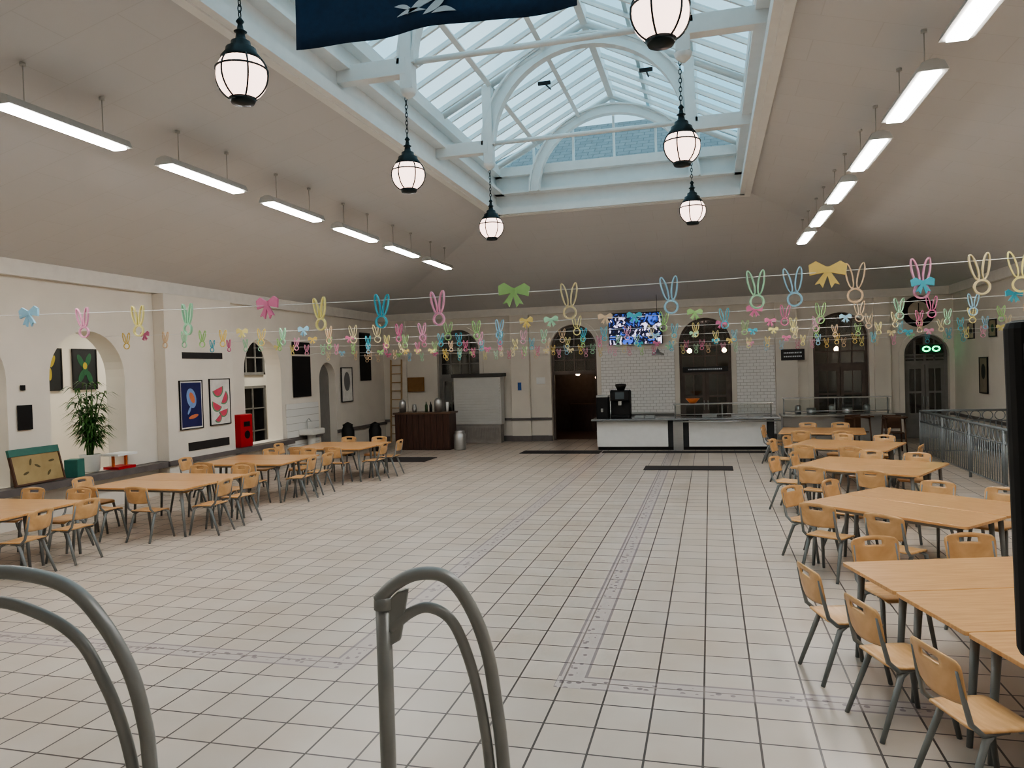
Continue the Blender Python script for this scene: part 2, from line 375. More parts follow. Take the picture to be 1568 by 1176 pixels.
# ---------------- doors/windows in arches
def archdoor(name,c,y,hw,spr,mat,leaf=True,transom=2.2,pane=darkglass,lab=None):
    m=MB(); n=18
    o1=[(c-hw,0)]+[(c+hw*math.cos(pi-pi*i/n),spr+hw*math.sin(pi*i/n)) for i in range(n+1)]+[(c+hw,0)]
    h2=hw-.08
    i1=[(c-h2,0)]+[(c+h2*math.cos(pi-pi*i/n),spr+h2*math.sin(pi*i/n)) for i in range(n+1)]+[(c+h2,0)]
    for i in range(len(o1)-1): m.prism([o1[i],o1[i+1],i1[i+1],i1[i]],y-.05,y+.05,'y')
    m.box(c-h2,c+h2,y-.06,y+.06,transom,transom+.12)
    m.box(c-.025,c+.025,y-.04,y+.04,transom,spr+h2)
    for f in (-.5,.5): m.box(c+f*h2-.02,c+f*h2+.02,y-.03,y+.03,transom,spr+h2*.86)
    m.box(c-h2,c+h2,y-.03,y+.03,spr-.02,spr+.02)
    m.box(c-h2,c+h2,y-.03,y+.03,(spr+transom)/2+.02,(spr+transom)/2+.06)
    d=S(name,m,mat)
    poly=[(c-h2,transom)]+i1[1:-1]+[(c+h2,transom)]
    mk('fanlight_glass',MB().prism(poly,y+.0,y+.012,'y'),pane,parent=d)
    if leaf:
        for s in (-1,1):
            x0,x1=sorted((c+s*.01,c+s*h2))
            lf=MB().box(x0,x0+.09,y-.03,y+.03,0.01,transom).box(x1-.09,x1,y-.03,y+.03,0.01,transom).box(x0+.09,x1-.09,y-.03,y+.03,transom-.12,transom).box(x0+.09,x1-.09,y-.025,y+.025,.01,.75).box(x0+.09,x1-.09,y-.025,y+.025,1.35,1.41).box((x0+x1)/2-.015,(x0+x1)/2+.015,y-.02,y+.02,.75,transom-.1)
            l=mk('door_leaf',lf,mat,parent=d)
            mk('door_glass',MB().box(x0+.09,x1-.09,y-.004,y+.004,.75,transom-.12),pane,parent=l)
            mk('handle',MB().cyl((c+s*.06,y-.07,.95),(c+s*.06,y-.07,1.25),.012),steelM,parent=l)
    return d
archdoor('door_1',-8.4,YB+.2,.77,3.08,greyDoor,pane=clearM)
archdoor('door_2',-4.37,YB+.2,.77,3.08,brownM,leaf=False,pane=clearM)
archdoor('door_3',-.15,YB+.2,.8,3.08,brownM,pane=clearM)
archdoor('door_4',3.83,YB+.2,.78,3.08,brownM,pane=clearM)
archdoor('door_5',6.17,YB+.2,.6,2.5,greyDoor,pane=clearM)
# side corridor door/window
def cwin(name,y0,y1,z0,z1,mat,nv,nh,pane):
    m=MB().box(-14.1,-14.02,y0,y0+.08,z0,z1).box(-14.1,-14.02,y1-.08,y1,z0,z1).box(-14.1,-14.02,y0,y1,z1-.08,z1).box(-14.1,-14.02,y0,y1,z0,z0+.08)
    for i in range(1,nv): m.box(-14.09,-14.03,y0+(y1-y0)*i/nv-.02,y0+(y1-y0)*i/nv+.02,z0,z1)
    for i in range(1,nh): m.box(-14.09,-14.03,y0,y1,z0+(z1-z0)*i/nh-.02,z0+(z1-z0)*i/nh+.02)
    d=S(name,m,mat); mk('glass',MB().box(-14.09,-14.07,y0+.05,y1-.05,z0+.05,z1-.05),pane,parent=d)
cwin('door_6',20.0,21.4,0,2.15,greyDoor,2,3,darkglass)
cwin('window_4',19.9,21.4,2.5,3.6,greyDoor,3,2,darkglass)
S('door_7',MB().box(XL-.3,XL-.24,19.85,20.85,0,2.8),greyDoor)
# ---------------- lights
sl=empty('strip_light'); tag(sl,'white suspended fluorescent strip light, lit','strip light','suspended strip lights')
LN=1.5
hp=[(-.14,-.035),(.14,-.035),(.10,.05),(.03,.075),(-.03,.075),(-.10,.05)]
mk('housing',MB().prism(hp,-.04,LN+.04,'y'),fixM,parent=sl,bevel=.004)
mk('diffuser',MB().box(-.085,.085,0,LN,-.055,-.036),tubeM,parent=sl,bevel=.005)
for yy in (.25,LN-.25):
    mk('cable',MB().cyl((0,yy,.07),(0,yy,.47),.006,n=6).lathe([(.03,.44),(.03,.47)],(0,yy,0),10),fixM,parent=sl)
ys=[5.75+2.24*i for i in range(6)]
first=True
for y in ys:
    for x,z in ((-6.55,5.14),(2.12,5.17)):
        if first: sl.location=(x,y,z); first=False
        else: dup(sl,(x,y,z),(0,0,0))
for y in (1.3,3.5):
    for x in (-6.55,2.12): dup(sl,(x,y,5.15))
# pendant lamps
lp=empty('pendant_lamp'); tag(lp,'opal globe pendant lamp in a black iron cage on a chain','pendant lamp','globe pendants under the skylight')
R=.21
mk('globe',MB().lathe([(R*math.sin(pi*i/20)+1e-5,R*math.cos(pi*i/20)) for i in range(21)],n=32),globeM,parent=lp)
cg=MB()
for k in range(3):
    a=pi*k/3+.3
    cg.tube([((R+.008)*math.sin(tt)*math.cos(a),(R+.008)*math.sin(tt)*math.sin(a),(R+.008)*math.cos(tt)) for tt in [2*pi*i/36 for i in range(36)]],.008,6,closed=True)
for zz in (.05,):
    rr=math.sqrt((R+.008)**2-zz*zz); cg.tube([(rr*math.cos(2*pi*i/36),rr*math.sin(2*pi*i/36),zz) for i in range(36)],.009,6,closed=True)
cg.lathe([(.02,-R-.03),(.095,-R-.02),(.115,-R+.02),(.07,-R+.01)],n=20)
mk('cage',cg,ironM,parent=lp)
mk('crown',MB().lathe([(.165,.125),(.17,.15),(.13,.20),(.125,.23),(.085,.25),(.08,.29),(.045,.31),(.035,.36),(.055,.375),(.03,.39),(.02,.44),(.035,.46),(.015,.49),(.005,.5)],n=24),ironM,parent=lp)
ch=MB(); z=.5; kk=0
while z<1.14:
    pts=[]
    for i in range(12):
        a=2*pi*i/12; u=.016*math.cos(a); v=.034*math.sin(a)
        pts.append((u,0,z+v+.02) if kk%2 else (0,u,z+v+.02))
    ch.tube(pts,.005,5,closed=True); z+=.052; kk+=1
mk('chain',ch,ironM,parent=lp)
first=True
for y,dx,z in ((5.6,-.07,4.97),(9.15,-.04,5.0),(12.85,0,4.97)):
    for x in PXs:
        if first: lp.location=(x+dx,y,z); first=False
        else: dup(lp,(x+dx,y,z))
# ---------------- flag
fl=MB(); nx,nz=40,12; X0,X1,Z0,Z1=-3.16,-.87,5.03,6.38
vs=[];fs=[]
for i in range(nx+1):
    for j in range(nz+1):
        u=i/nx; v=j/nz
        vs.append((X0+(X1-X0)*u, .03*math.sin(u*9+v*2)*(1-v)+.012*math.sin(u*23), Z0+(Z1-Z0)*v+.008*math.sin(u*14)))
for i in range(nx):
    for j in range(nz): fs.append((i*(nz+1)+j,(i+1)*(nz+1)+j,(i+1)*(nz+1)+j+1,i*(nz+1)+j+1))
fl.add(vs,fs,True)
flag=mk('flag',fl,navyM,loc=(0,5.42,0),solid=.004,label='navy blue cloth banner with a white crest hanging across the skylight',cat='banner')
em=MB()
def leafshape(cx,cz,L,W,ang,bend=0):
    P=[]
    n=10
    for i in range(n+1):
        s=i/n; P.append((s*L,W*math.sin(pi*s)+bend*math.sin(pi*s)))
    for i in range(n-1,0,-1):
        s=i/n; P.append((s*L,-W*.6*math.sin(pi*s)+bend*math.sin(pi*s)))
    c,s_=math.cos(ang),math.sin(ang)
    em.prism([(cx+a*c-b*s_,cz+a*s_+b*c) for a,b in P],-.045,-.040,'y')
dz=-.05
for (cx,cz,L,W,a,bd_) in ((-2.18,5.20,.32,.035,.35,.02),(-2.05,5.18,.26,.035,.6,-.02),(-2.26,5.19,.24,.02,.1,.02),(-2.2,5.34,.2,.02,2.0,.03),(-2.1,5.3,.24,.03,1.2,.03),(-2.28,5.27,.16,.02,-.3,.01),(-1.98,5.3,.3,.03,1.5,0),(-2.22,5.45,.25,.03,1.3,.03),(-1.98,5.18,.2,.025,-.05,.02),(-2.3,5.33,.16,.015,.7,.02)):
    leafshape(cx,cz+dz,L,W,a,bd_)
em.prism([(-2.3+.25*math.cos(2*pi*i/30)*1.0+.25,5.75+.3*math.sin(2*pi*i/30)) for i in range(30)],-.045,-.040,'y')
mk('crest',em,emblM,parent=flag)
mk('banner_rod',MB().cyl((-3.5,0,6.39),(-.6,0,6.39),.018),whiteM,parent=flag)
# ---------------- garlands
def ring2d(m,cx,cz,rx,rz,w,ang=0,n=18,y=0):
    c,s=math.cos(ang),math.sin(ang)
    P=[];Q=[]
    for i in range(n):
        a=2*pi*i/n
        for arr,k in ((P,0),(Q,w)):
            u=(rx-k)*math.cos(a); v=(rz-k)*math.sin(a); arr.append((cx+u*c-v*s,cz+u*s+v*c))
    for i in range(n):
        j=(i+1)%n; m.prism([P[i],P[j],Q[j],Q[i]],y-.012,y+.012,'y')
def bunny_parts():
    h=MB(); ring2d(h,0,-.25,.066,.066,.016)
    e1=MB(); ring2d(e1,-.045,-.08,.03,.115,.012,ang=.2)
    e2=MB(); ring2d(e2,.045,-.08,.03,.115,.012,ang=-.2)
    return h,e1,e2
h,e1,e2=bunny_parts()
def merge(*a):
    m=MB()
    for x in a: m.add(x.v,x.f)
    return m
bn=mk('paper_bunny',h,paper['pink']); bn_mesh=bn.data
e1m=mk('ear',e1,paper['pink']).data; e2m=mk('ear',e2,paper['pink']).data
bw=MB()
for s in (-1,1):
    bw.prism([(0,.02),(s*.10,.075),(s*.155,.04),(s*.145,-.05),(0,-.02)],-.012,.012,'y')
    bw.prism([(s*.01,0),(s*.10,-.13),(s*.06,-.12),(s*.035,-.16),(-s*.01,-.02)],-.016,.006,'y')
bw.prism([(-.022,.026),(.022,.026),(.026,-.026),(-.026,-.026)],-.02,.02,'y')
bwm=mk('paper_bow',bw,paper['pink']).data
fullm=mk('b',merge(h,e1,e2),paper['pink']).data
for o_ in list(COL.objects):
    if o_.type=='MESH' and o_.data in (bn_mesh,e1m,e2m,bwm,fullm): bpy.data.objects.remove(o_)
meshcache={}
def colored(me,c):
    k=(me.name,c)
    if k not in meshcache:
        n=me.copy(); n.materials.clear(); n.materials.append(paper[c]); meshcache[k]=n
    return meshcache[k]
def place(kind,c,x,y,z,near,sc=1,grp=''):
    rz=random.uniform(-.25,.25); tilt=random.uniform(-.08,.08)
    if kind=='bow':
        o=bpy.data.objects.new('paper_bow',colored(bwm,c)); o['label']=c+' paper bow hanging on a string garland'; o['category']='paper bow'
    else:
        o=bpy.data.objects.new('paper_bunny',colored(bn_mesh if near else fullm,c)); o['label']=c+' paper bunny outline with long ears on a string'; o['category']='paper decoration'
        if near:
            for e in (e1m,e2m):
                q=bpy.data.objects.new('ear',colored(e,c)); q.parent=o; COL.objects.link(q)
    o['group']=grp; COL.objects.link(o); o.location=(x,y,z+(.02 if kind=='bow' else .03)); o.rotation_euler=(0,tilt,rz); o.scale=(sc,sc,sc)
def string(y,z,sag):
    pts=[(XL+(XR-XL)*i/40,y,z-sag*math.sin(pi*i/40)) for i in range(41)]
    pts[0]=(XL+.01,y,z); mk('garland_string',MB().tube(pts,.0035,5),whiteM,label='thin white string stretched across the hall holding paper decorations',cat='string',group='garland strings')
def zs_(x,z,sag): return z-sag*math.sin(pi*(x-XL)/(XR-XL))
g1=[(-7.7,'bow','blue'),(-6.94,'b','pink'),(-6.18,'b','yellow'),(-5.53,'b','green'),(-4.53,'bow','magenta'),(-3.92,'b','yellow'),(-3.21,'b','teal'),(-2.61,'b','pink'),(-1.82,'bow','lime'),(-1.28,'b','cream'),(-.35,'b','blue'),(.41,'b','green'),(.72,'b','blue'),(1.01,'bow','gold'),(1.23,'b','peach'),(1.74,'b','pink'),(2.18,'b','cream'),(2.47,'b','yellow')]
Z1_,S1_=3.31,.16
string(7,Z1_,S1_)
for x,k,c in g1: place(k,c,x,7,zs_(x,Z1_,S1_),True,1,'paper garland on the nearest string')
place('bow','teal',1.745,6.96,zs_(1.7,Z1_,S1_)-.17,True,.6,'paper garland on the nearest string')
cs=list(paper)
for gi,(y,z,sag,step) in enumerate(((11.8,3.28,.10,.46),(14.2,3.22,.10,.42),(16.6,3.16,.10,.40),(19.0,3.04,.08,.38),(21.2,3.0,.08,.38))):
    string(y,z,sag); x=XL+.5+.1*gi
    while x<XR-.3:
        k='bow' if random.random()<.18 else 'b'
        place(k,random.choice(cs),x,y,zs_(x,z,sag),gi==0,(.9,.78,.75,.75,.75)[gi]*(1 if k=='b' else .85),'paper garland on the %s string'%('second','third','fourth','fifth','sixth')[gi])
        x+=step*random.uniform(.85,1.15)
# ---------------- table
def rrect(x0,x1,y0,y1,r,n=5):
    P=[]
    for cx,cy,a0 in ((x1-r,y1-r,0),(x0+r,y1-r,pi/2),(x0+r,y0+r,pi),(x1-r,y0+r,1.5*pi)):
        for i in range(n+1):
            a=a0+pi/2*i/n; P.append((cx+r*math.cos(a),cy+r*math.sin(a)))
    return P
TL,TW=1.85,.82
tb=empty('dining_table'); tag(tb,'oak topped canteen table with grey tube legs','table','canteen tables')
mk('table_top',MB().prism(rrect(0,TL,0.004,TW-.006,.03),.722,.75),oakM,parent=tb,bevel=.004)
mk('frame',MB().box(.12,TL-.12,.08,.11,.68,.722).box(.12,TL-.12,TW-.12,TW-.09,.68,.722).box(.12,.15,.11,TW-.12,.68,.722).box(TL-.15,TL-.12,.11,TW-.12,.68,.722),legM,parent=tb)
for lx in (.12,TL-.12):
    for ly in (.1,TW-.1):
        mk('leg',MB().cyl((lx,ly,.7),(lx+(.05 if lx>1 else -.05),ly,0),.028,.018,12),legM,parent=tb)
# ---------------- chair
chr_=empty('dining_chair'); tag(chr_,'beech plywood canteen chair with grey tube legs','chair','canteen chairs')
def surf(fn,nu,nv,hole=None):
    m=MB(); vs=[];fs=[]
    for i in range(nu+1):
        for j in range(nv+1): vs.append(fn(i/nu,j/nv))
    for i in range(nu):
        for j in range(nv):
            if hole and hole(i,j): continue
            fs.append((i*(nv+1)+j,(i+1)*(nv+1)+j,(i+1)*(nv+1)+j+1,i*(nv+1)+j+1))
    m.add(vs,fs,True); return m
def seatf(u,v):
    w=.205*(1-abs(2*v-1)**6*.2)
    x=(2*u-1)*w; y=-.2+.41*v
    z=.455-.012*math.cos((2*u-1)*pi/2)*math.sin(pi*v)-.035*max(0,v-.8)**2*25+.03*max(0,.15-v)*3
    return (x,y,z)
mk('seat',surf(seatf,12,12),plyM,parent=chr_,solid=.014)
def backf(u,v):
    s=2*v-1
    w=(.205+.012*v)*(1-abs(s)**8*.14)
    q=2*u-1
    x=q*w; z=.595+.235*v+ .02*(1-q*q)*(1 if v>.5 else -.5); y=-.225-.05*v-.035*(1-q*q)
    return (x,y,z)
mk('backrest',surf(backf,16,12,lambda i,j: 5<=i<=10 and j in (8,9)),plyM,parent=chr_,solid=.012)
for s in (-1,1):
    mk('leg',MB().tube([(s*.165,.10,.435),(s*.185,.16,.40),(s*.215,.235,0)],[.015,.021,.016],10),legM,parent=chr_)
    mk('leg',MB().tube([(s*.165,-.05,.435),(s*.185,-.12,.40),(s*.215,-.27,0)],[.015,.021,.016],10),legM,parent=chr_)
    mk('back_support',MB().tube([(s*.165,.02,.432),(s*.19,-.14,.437),(s*.20,-.21,.50),(s*.195,-.245,.64),(s*.19,-.272,.78)],[.013,.016,.016,.014,.011],10),legM,parent=chr_)
mk('under_frame',MB().box(-.18,.18,.07,.10,.425,.445).box(-.18,.18,-.08,-.05,.425,.445),legM,parent=chr_)
chairs=[]; tables=[]
def group(P,ang,n,spec):
    b=Vector((math.cos(ang),math.sin(ang))); s=Vector((-math.sin(ang),math.cos(ang))); P=Vector(P)
    for i in range(n):
        q=P+s*TW*i; tables.append((q.x,q.y,ang))
    D=TW*n
    for side,vals in spec.items():
        for v in vals:
            if isinstance(v,tuple): v,off,tw=v
            else: off=random.uniform(.08,.16); tw=random.uniform(-.1,.1)
            if side=='near': q=P+b*v-s*off; f=ang+pi/2
            if side=='far': q=P+b*v+s*(D+off); f=ang-pi/2
            if side=='start': q=P+s*v-b*off; f=ang
            if side=='end': q=P+s*v+b*(TL+off); f=ang+pi
            chairs.append((q.x,q.y,f-pi/2+tw))
a1=math.atan2(.27,.962)
s1=Vector((-math.sin(a1),math.cos(a1)))
P1=Vector((1.0,6.55))-s1*TW*3
group(P1,a1,3,{'start':[(2.05,.17,0),(1.23,.17,.05),(.41,.17,.05)],'far':[(.5,.15,.05),(1.3,.15,-.1)]})
group((1.0,9.3),-.74,2,{'near':[(.45,.12,.1),(1.25,.14,0)],'start':[(.42,.17,0),(1.2,.15,.1)],'far':[.55,1.3]})
group((1.17,12.4),-.5,2,{'near':[.5,1.35],'start':[(.42,.17,0),(1.2,.15,.1)],'far':[.55,1.3]})
group((1.35,15.4),-.42,2,{'near':[.5,1.35],'start':[.45,1.2],'far':[.55,1.35],'end':[(.41,.2,0)]})
group((1.5,18.3),-.15,2,{'near':[.5,1.35],'start':[.45,1.2],'far':[.55,1.35],'end':[(.41,.2,0)]})
group((-10.35,6.9),.03,2,{'near':[.5,1.35],'far':[.5,1.35],'end':[.45,1.2]})
group((-9.6,9.6),-.02,2,{'near':[.5,1.35],'far':[.5,1.35],'end':[.45,1.2],'start':[(.41,.2,0)]})
group((-9.75,12.35),.05,2,{'near':[.5,1.35],'far':[.5,1.35],'end':[.45,1.2],'start':[(.41,.2,0)]})
group((-9.4,15.1),.0,2,{'near':[.5,1.35],'far':[.5,1.35],'end':[.45,1.2],'start':[(.41,.2,0)]})
for i,(x,y,a) in enumerate(tables):
    if i==0: tb.location=(x,y,0); tb.rotation_euler=(0,0,a)
    else: dup(tb,(x,y,0),(0,0,a))
for i,(x,y,a) in enumerate(chairs):
    if i==0: chr_.location=(x,y,0); chr_.rotation_euler=(0,0,a)
    else: dup(chr_,(x,y,0),(0,0,a))
# ---------------- landing and stairs, handrails
S('floor_landing',MB().box(-2.6,2.2,YF,2.2,0,.8),floorM)
mb=MB()
for i in range(4): mb.box(-2.6,2.2,2.2+.3*i,2.5+.3*i,0,.8-.16*(i+1))
S('trim_15',mb,floorM)
th=math.radians(14.9); cr=Vector((math.cos(th),math.sin(th),0)); cf=Vector((-math.sin(th),math.cos(th),0))
def smooth(pts,n=6):
    out=[]
    for i in range(len(pts)-1):
        p0=pts[max(i-1,0)];p1=pts[i];p2=pts[i+1];p3=pts[min(i+2,len(pts)-1)]
        for k in range(n):
            t=k/n
            out.append(tuple(.5*((2*b)+(-a+c)*t+(2*a-5*b+4*c-d)*t*t+(-a+3*b-3*c+d)*t**3) for a,b,c,d in zip(p0,p1,p2,p3)))
    out.append(pts[-1]); return out
def hoop(base,outer,inner,postx,posttop,lab):
    e=empty('handrail',(base.x,base.y,.8),(0,0,th)); tag(e,lab,'handrail','stair handrails')
    mk('upper_rail',MB().tube(smooth([(u,0,z-.8) for u,z in outer]),.022,12),railM,parent=e)
    mk('lower_rail',MB().tube(smooth([(u,0,z-.8) for u,z in inner]),.018,12),railM,parent=e)
    p=MB().cyl((postx,0,0),(postx,0,posttop-.8),.026,n=16).lathe([(.06,0),(.06,.01),(.027,.02)],(postx,0,0),16).lathe([(.031,posttop-.83),(.031,posttop-.8),(.012,posttop-.785)],(postx,0,0),16)
    mk('post',p,railM,parent=e)
    c=MB().prism([(postx,posttop-.96),(postx+.055,posttop-.93),(postx+.085,posttop-.765),(postx+.05,posttop-.775),(postx,posttop-.82)],-.014,.014,'y')
    mk('bracket',c,railM,parent=e,bevel=.005)
    f=MB()
    ub=outer[-1][0]; f.lathe([(.055,0),(.055,.012),(.02,.015)],(ub,0,0),16)
    mk('foot_plate',f,railM,parent=e)
base=cf*2.4
ou=[(-.455,1.665),(-.405,1.715),(-.325,1.75),(-.23,1.735),(-.16,1.64),(-.11,1.50),(-.085,1.33),(-.065,1.1),(-.06,.8)]
inn=[(-.42,1.57),(-.36,1.62),(-.295,1.64),(-.225,1.60),(-.175,1.49),(-.135,1.32),(-.11,1.1),(-.103,.8)]
hoop(base,ou,inn,-.44,1.67,'grey painted tubular stair handrail with curved top at the steps')
base=cf*2.25
ou=[(-1.9,1.6),(-1.78,1.76),(-1.62,1.83),(-1.47,1.82),(-1.35,1.77),(-1.26,1.66),(-1.19,1.52),(-1.155,1.38),(-1.14,1.23),(-1.13,.8)]
inn=[(-1.86,1.62),(-1.74,1.70),(-1.60,1.745),(-1.45,1.70),(-1.34,1.62),(-1.27,1.49),(-1.22,1.35),(-1.19,1.2),(-1.175,1.0),(-1.17,.8)]
hoop(base,ou,inn,-1.88,1.65,'grey painted tubular handrail hoop at the top of the steps')
# black loudspeaker on stand
sp=empty('loudspeaker',(.86,1.605,.8),(0,math.radians(-1.2),math.radians(-19))); tag(sp,'black loudspeaker cabinet on a pole stand','loudspeaker')
mk('cabinet',MB().prism(rrect(-.27,.2,-.15,.2,.04),1.04,1.67),satinBlack,parent=sp,bevel=.015)
mk('grille',MB().box(-.24,.17,-.165,-.15,1.07,1.63),blackM,parent=sp,bevel=.006)
mk('pole',MB().cyl((0,0,.1),(0,0,1.04),.02),satinBlack,parent=sp)
for a in (0,2.09,4.19): mk('stand_leg',MB().cyl((0,0,.35),(.35*math.cos(a),.35*math.sin(a),.022),.012),satinBlack,parent=sp)
# ---------------- servery counter
ct=empty('serving_counter',(0,0,0)); tag(ct,'long canteen serving counter with white front panels and steel top','counter')
mk('front_panel',MB().box(-3.22,-1.2,21.5,21.56,.1,.84),whiteM,parent=ct,bevel=.004)
mk('front_panel',MB().box(-.62,1.46,21.5,21.56,.1,.84),whiteM,parent=ct,bevel=.004)
mk('plinth',MB().box(-3.2,1.66,21.56,22.1,0,.1),blackM,parent=ct)
mk('carcass',MB().box(-3.2,1.66,21.58,22.15,.1,.84),M('dark_grey_carcass',(60,62,64),.5),parent=ct)
mk('steel_post',MB().box(-1.05,-.78,21.45,21.56,0,.83),steelM,parent=ct)
mk('worktop',MB().box(-3.35,1.8,21.28,22.2,.86,.91),M('grey_worktop',(150,152,154),.25,metal=.3),parent=ct,bevel=.01)
mk('tray_rail',MB().cyl((-1.0,21.2,.83),(1.8,21.2,.83),.018).cyl((-1.0,21.1,.83),(1.8,21.1,.83),.018),steelM,parent=ct)
def gantry(x0,x1,y,z0,z1,lab):
    e=empty('serving_gantry',(x0,y,0)); tag(e,lab,'serving gantry','steel serving gantries')
    w=x1-x0
    for x in (0,w/2,w): mk('post',MB().cyl((x,0,z0),(x,0,z1),.02).cyl((x,0,z1),(x,-.25,z1+.02),.015),steelM,parent=e)
    mk('shelf',MB().box(-.05,w+.05,-.25,.15,z1,z1+.025),steelM,parent=e,bevel=.004)
    mk('glass_guard',MB().box(0,w,-.27,-.262,z0+.12,z1-.02),guardM,parent=e)
    mk('rail',MB().cyl((0,-.28,z0+.1),(w,-.28,z0+.1),.012),steelM,parent=e)
gantry(-1.0,1.6,21.75,.91,1.28,'stainless steel gantry with glass guard on the serving counter')
# rear hot counter
rc=empty('hot_counter'); tag(rc,'stainless steel hot servery counter by the doors','counter')
mk('body',MB().box(1.95,4.75,22.2,22.9,.1,.86),steelM,parent=rc,bevel=.005)
mk('plinth',MB().box(2.0,4.7,22.25,22.85,0,.1),blackM,parent=rc)
mk('top',MB().box(1.9,4.8,22.05,22.95,.86,.91),steelM,parent=rc,bevel=.005)
gantry(2.0,4.7,22.45,.91,1.36,'stainless steel gantry over the hot counter')
# wall bench behind
bk=empty('back_counter'); tag(bk,'steel prep counter against the white tiled wall','counter')
mk('top',MB().box(-3.45,-1.1,23.7,24.34,.88,.92),steelM,parent=bk,bevel=.004)
mk('cupboard',MB().box(-3.4,-1.12,23.78,24.34,0,.88),steelM,parent=bk,bevel=.004)
# machines on counter
cm=empty('coffee_machine',(-2.55,21.75,.911)); tag(cm,'black bean-to-cup coffee machine on the counter','coffee machine')
mk('body',MB().box(-.28,.28,.0,.4,0,.8).box(-.28,.28,-.15,0,.0,.1).box(-.28,.28,-.15,0,.5,.8),satinBlack,parent=cm,bevel=.03)
mk('screen',MB().box(-.13,.13,-.157,-.149,.56,.76),M('grey_screen',(90,100,105),.2),parent=cm)
mk('spout',MB().box(-.05,.05,-.12,-.02,.38,.5),steelM,parent=cm)
mk('hopper',MB().lathe([(.1,.8),(.17,.95),(.15,.99),(.05,1.0)],(0,.2,0),20),darkglass,parent=cm)
cm2=empty('hot_water_urn',(-3.05,21.7,.911)); tag(cm2,'black and steel drinks dispenser at the counter end','drinks dispenser')
mk('body',MB().prism(rrect(-.18,.18,-.2,.2,.05),0,.62),satinBlack,parent=cm2,bevel=.02)
mk('tap',MB().box(-.03,.03,-.27,-.2,.2,.3),steelM,parent=cm2)
mk('lid',MB().box(-.17,.17,-.18,.18,.62,.68),steelM,parent=cm2,bevel=.01)
for x in (-2.0,-1.7):
    e=mk('tray_stack',MB().box(-.13,.13,-.18,.18,0,.02).box(-.13,.13,-.18,.18,.025,.045).box(-.13,.13,-.18,.18,.05,.07),steelM,loc=(x,21.7,.911),label='small stack of steel trays on the counter',cat='tray stack',group='tray stacks',bevel=.004)
for x in (-.05,.75,1.2):
    mk('food_tray',MB().box(-.2,.2,-.14,.14,0,.02).box(-.2,-.19,-.14,.14,.02,.06).box(.19,.2,-.14,.14,.02,.06).box(-.19,.19,-.14,-.13,.02,.06).box(-.19,.19,.13,.14,.02,.06),steelM,loc=(x,21.93,.911),label='empty steel food tray on the serving counter',cat='food tray',group='food trays')
mk('orange_bowl',MB().lathe([(.08,0),(.2,.14),(.19,.14),(.07,.01)]),M('orange_ceramic',(210,120,60),.3),loc=(-.5,21.7,1.306),label='orange bowl on the steel gantry',cat='bowl')
for i,x in enumerate((2.4,2.75,3.3,3.7,4.2)):
    mk('serving_pot',MB().lathe([(.11,0),(.13,.02),(.13,.16),(.12,.16),(.10,.03)] if i%2 else [(.08,0),(.09,.2),(.06,.24),(.02,.26)],n=18),steelM,loc=(x,22.62,.911),label='steel serving pot on the hot counter',cat='pot',group='serving pots')
e=empty('hanging_heat_lamp',(-1.55,23.4,0)); tag(e,'small hanging steel lamp over the servery','hanging lamp')
mk('shade',MB().lathe([(.2,2.72),(.18,2.78),(.06,2.84),(.03,2.92)],n=20),steelM,parent=e); mk('cord',MB().cyl((0,0,2.9),(0,0,4.6),.008,n=6),satinBlack,parent=e)
# TV
tv=empty('television',(-2.3,YB-.16,3.62),(math.radians(6),0,0)); tag(tv,'large flat television on the wall showing a dark blue picture','television')
mk('bezel',MB().box(-.86,.86,-.03,.04,-.52,.52),blackM,parent=tv,bevel=.006)
mk('screen',MB().box(-.83,.83,-.036,-.031,-.49,.49),screenmat(),parent=tv)
mk('bracket',MB().box(-.15,.15,.04,.1,-.2,.1),satinBlack,parent=tv)
# signs
def sign(name,w,h,loc,rot,lab,marks=0,mat=blackM,cat='sign'):
    e=mk(name,MB().box(-w/2,w/2,-.015,0,-h/2,h/2),mat,loc=loc,rot=rot,label=lab,cat=cat,bevel=.003)
    if marks:
        m=MB(); rr=random.Random(3)
        for k in range(marks):
            zc=h*.5-h*(k+1)/(marks+1); x=-w*.38
            while x<w*.36:
                ww=rr.uniform(.02,.05); m.box(x,min(x+ww,w*.38),-.018,-.0155,zc-.022,zc+.022); x+=ww+.015
        mk('lettering',m,emblM,parent=e)
    return e
sign('hanging_sign',.68,.34,(2.45,YB-.17,2.62),(0,0,0),'black wall sign with small white lettering beside the doors',2)
sign('door_sign',1.4,.16,(-.15,YB+.1,2.25),(0,0,0),'narrow dark sign board with small white lettering above the doors',1)
sign('notice',.12,.26,(-6.2,YB-.165,1.85),(0,0,0),'blue and white fire notice on the pilaster',mat=M('blue_notice',(40,90,160),.4))
sign('notice',.3,.22,(-5.5,YB-.005,2.02),(0,0,0),'small white notice on the wall by the open doorway',mat=whiteM)
# exit sign: green illuminated
ex=mk('exit_sign',MB().box(-.3,.3,-.05,0,-.13,.13),M('exit_sign_case',(30,60,45),.4),loc=(6.3,YB+.02,2.66),label='green illuminated emergency exit sign over the arched door',cat='exit sign')
rg=MB(); ring2d(rg,-.13,0,.11,.085,.035,y=-.055); ring2d(rg,.13,0,.11,.085,.035,y=-.055)
mk('lit_symbol',rg,M('green_glow',(60,255,170),.4,emit=(40,255,160),es=4),parent=ex)
